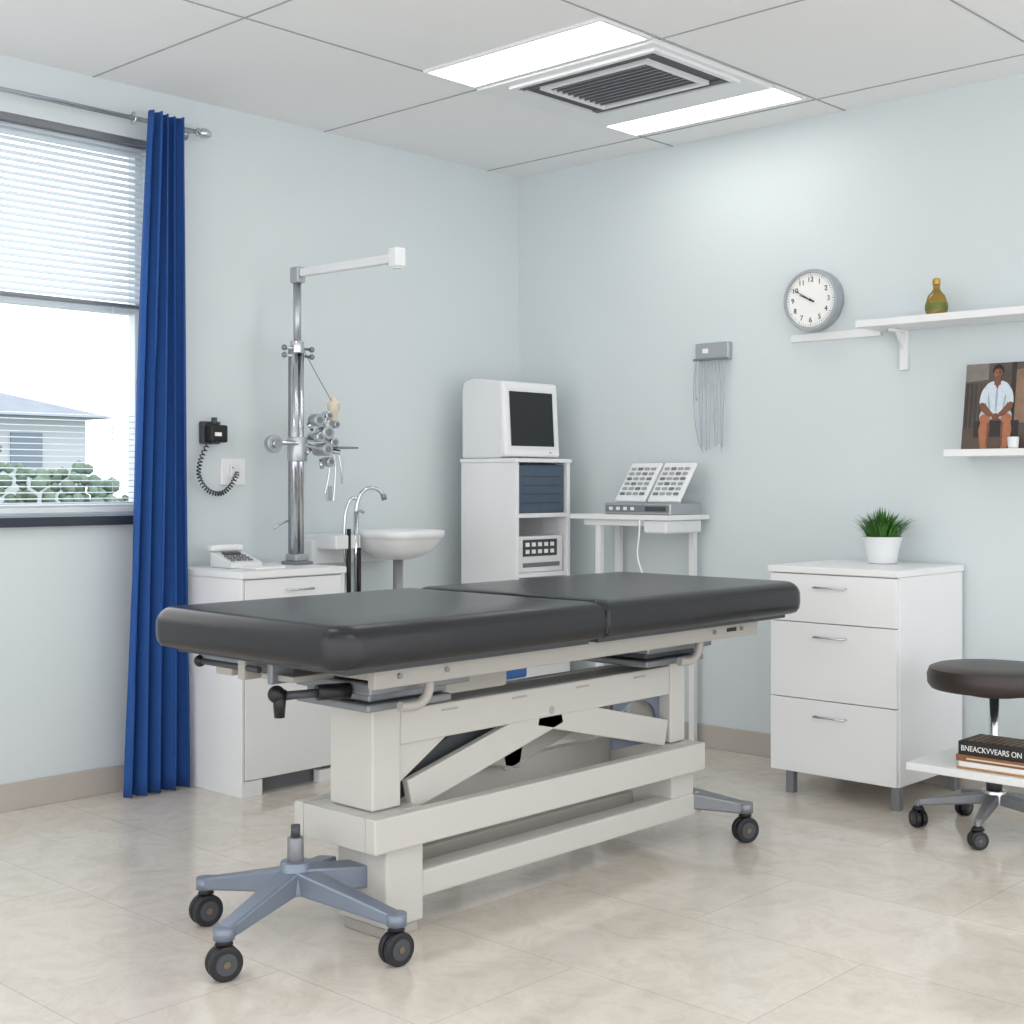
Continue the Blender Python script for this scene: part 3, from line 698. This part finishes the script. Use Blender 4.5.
# ---------------------------------------------------------------- sink
Y_=G('pedestal_sink',(.26,-1.08,0))
sx,sy=.28,-1.065
def basin():
    N=48;prof=[(.05,.845),(.10,.857),(.15,.885),(.180,.925),(.186,.938),(.196,.942),(.198,.968),(.190,.971),(.165,.965),(.13,.92),(.05,.90),(.01,.898)]
    vs=[];fs=[]
    for r,z in prof:
        for i in range(N):
            t=2*math.pi*i/N;c,s=math.cos(t),math.sin(t);k=(abs(c)**4+abs(s)**4)**(-1/4)
            vs.append((sx+r*k*c*.9,sy+r*k*s*.80,z))
    for j in range(len(prof)-1):
        for i in range(N):
            k=(i+1)%N;fs.append((j*N+i,j*N+k,(j+1)*N+k,(j+1)*N+i))
    fs.append(tuple(range(N))[::-1]);fs.append(tuple((len(prof)-1)*N+i for i in range(N)))
    me=bpy.data.meshes.new('basin');me.from_pydata(vs,[],fs);return link('basin',me,M['white'],Y_,smooth=True)
basin()
cyl('pedestal',(sx,sy,0.02),(sx,sy,.85),.022,M['alu'],Y_)
cyl('pedestal_base',(sx,sy,0),(sx,sy,.025),.12,M['white2'],Y_,bev=.006)
box('side_ledge',.02,.24,-1.375,-1.24,.895,.955,M['white2'],Y_,bev=.006)
box('wall_plate',.001,.11,-1.40,-.9,.83,.93,M['white2'],Y_,bev=.004)
fx,fy=.235,-1.262
cyl('faucet_riser',(fx,fy,.70),(fx,fy,1.05),.011,M['chrome'],Y_)
tube('faucet_gooseneck',[(fx,fy,1.03),(fx,fy,1.10),(fx+.01,fy+.03,1.15),(fx+.02,fy+.08,1.155),(fx+.03,fy+.11,1.14),(fx+.035,fy+.12,1.12)],.009,M['chrome'],Y_)
cyl('faucet_tip',(fx+.035,fy+.12,1.125),(fx+.038,fy+.125,1.10),.012,M['grey'],Y_)
tube('faucet_lever',[(fx,fy,1.05),(fx+.04,fy-.01,1.06),(fx+.07,fy-.02,1.05)],.006,M['chrome'],Y_)
tube('spray_hose',[(fx-.02,fy-.03,.72),(fx-.02,fy-.05,.9),(fx-.02,fy-.05,1.03),(fx-.02,fy-.03,1.09),(fx-.01,fy-.01,1.12),(fx,fy+.01,1.10)],.007,M['chrome'],Y_)
cyl('hose_sleeve',(fx,fy-.040,.60),(fx,fy-.040,.98),.009,M['black'],Y_)
cyl('hose_sleeve_b',(fx+.02,fy,.60),(fx+.02,fy,.90),.008,M['black'],Y_)

# ---------------------------------------------------------------- wall handset + outlet
V=G('wall_handset',(.03,-1.84,1.37))
box('wall_bracket',.0005,.03,-1.885,-1.80,1.33,1.42,M['dgrey'],V,bev=.004)
box('handset_body',.0305,.075,-1.875,-1.795,1.335,1.405,M['black'],V,bev=.008,seg=3)
cyl('handset_head',(.05,-1.845,1.40),(.05,-1.845,1.435),.012,M['dgrey'],V)
box('clip',.0755,.08,-1.86,-1.83,1.36,1.375,M['paper'],V,bev=0)
pts=[];base=[Vector(q) for q in((.04,-1.86,1.34),(.04,-1.90,1.27),(.04,-1.91,1.20),(.04,-1.87,1.145),(.04,-1.81,1.13),(.04,-1.76,1.16),(.04,-1.725,1.215))]
def cr(ps,t):
    n=len(ps)-1;i=min(int(t*n),n-1);f=t*n-i;p0=ps[max(i-1,0)];p1=ps[i];p2=ps[i+1];p3=ps[min(i+2,n)]
    return .5*((2*p1)+(p2-p0)*f+(2*p0-5*p1+4*p2-p3)*f*f+(3*p1-p0-3*p2+p3)*f**3)
for i in range(421):
    t=i/420;q=cr(base,t);q2=cr(base,min(1,t+.005));d=(q2-q)
    d=d.normalized() if d.length>1e-6 else Vector((0,0,1))
    a=Vector((1,0,0));b=d.cross(a).normalized();ph=2*math.pi*30*t
    pts.append(q+a*.008*math.cos(ph)+b*.008*math.sin(ph))
tube('coiled_cord',pts,.0028,M['dgrey'],V,curved=False)
OU=G('wall_outlet',(.005,-1.724,1.22))
box('plate',.0005,.010,-1.785,-1.665,1.165,1.275,M['white'],OU,bev=.003)
box('socket_block',.0105,.022,-1.745,-1.70,1.195,1.245,M['white2'],OU,bev=.004)
cyl('socket_hole_a',(.0215,-1.735,1.235),(.0228,-1.735,1.235),.004,M['grey'],OU,seg=12)

# ---------------------------------------------------------------- rolling stool with shelf and books
ST=G('rolling_stool',(2.70,-.56,0))
sx,sy=2.70,-.56
lathe('seat',[(.17,.478),(.205,.483),(.216,.498),(.218,.528),(.210,.550),(.19,.558),(.10,.560),(.001,.561)],(sx,sy,0),M['brownvinyl'],ST,seg=56)
cyl('seat_plate',(sx,sy,.462),(sx,sy,.480),.09,M['dgrey'],ST)
cyl('gas_column',(sx,sy,.10),(sx,sy,.475),.016,M['chrome'],ST)
cyl('column_sleeve',(sx,sy,.146),(sx,sy,.20),.026,M['dgrey'],ST)
for i,a in enumerate((math.radians(-78),math.radians(-78+72),math.radians(-78+144),math.radians(-78+216),math.radians(-78-72-4))):
    e=(sx+.245*math.cos(a),sy+.245*math.sin(a),.085)
    beam('spoke_%d'%i,(sx,sy,.12),e,.045,.04,M['grey'],ST,w2=.026,h2=.022,bev=.006)
    caster(e[0],e[1],a+.6,R=.03,hz=.075,p=ST,wm=M['black'])
cyl('hub',(sx,sy,.095),(sx,sy,.145),.04,M['chrome'],ST,bev=.004)
box('stool_shelf',2.50,3.02,-.80,-.40,.218,.244,M['white'],ST,bev=.004)
BK=G('book_stack',(2.8,-.66,.2445))
def bookm(n,c):return mat(n,c,.5,var=.25,scale=25)
box('lower_pages',2.672,2.985,-.768,-.61,.2505,.268,M['paper'],BK,bev=.001)
box('lower_cover',2.667,2.99,-.774,-.60,.2445,.2505,bookm('book_tan',(176,128,84)),BK,bev=.001)
box('middle_book',2.663,2.985,-.771,-.606,.2685,.290,bookm('book_rust',(140,92,62)),BK,bev=.002)
box('middle_stripe',2.70,2.96,-.7725,-.7712,.276,.281,M['beige'],BK,bev=0)
box('upper_book',2.670,2.985,-.770,-.605,.2905,.334,M['ink'],BK,bev=.003)
bk2=wood_mat('book_cover',(34,30,28),(126,98,66),14)
box('cover_art',2.685,2.97,-.755,-.62,.3342,.3354,bk2,BK,bev=0)
text('spine_text','BNEACKVVEARS ON',.025,(2.680,-.7707,.311),(math.pi/2,0,0),M['paper'],BK,align='LEFT',fit=.20)

# ---------------------------------------------------------------- light: bright overcast sky plus the visible and the added ceiling panels
wd=bpy.data.worlds.new('sky');S.world=wd;wd.use_nodes=True
bg=wd.node_tree.nodes['Background'];bg.inputs[0].default_value=(.98,.987,1,1);bg.inputs[1].default_value=2.25
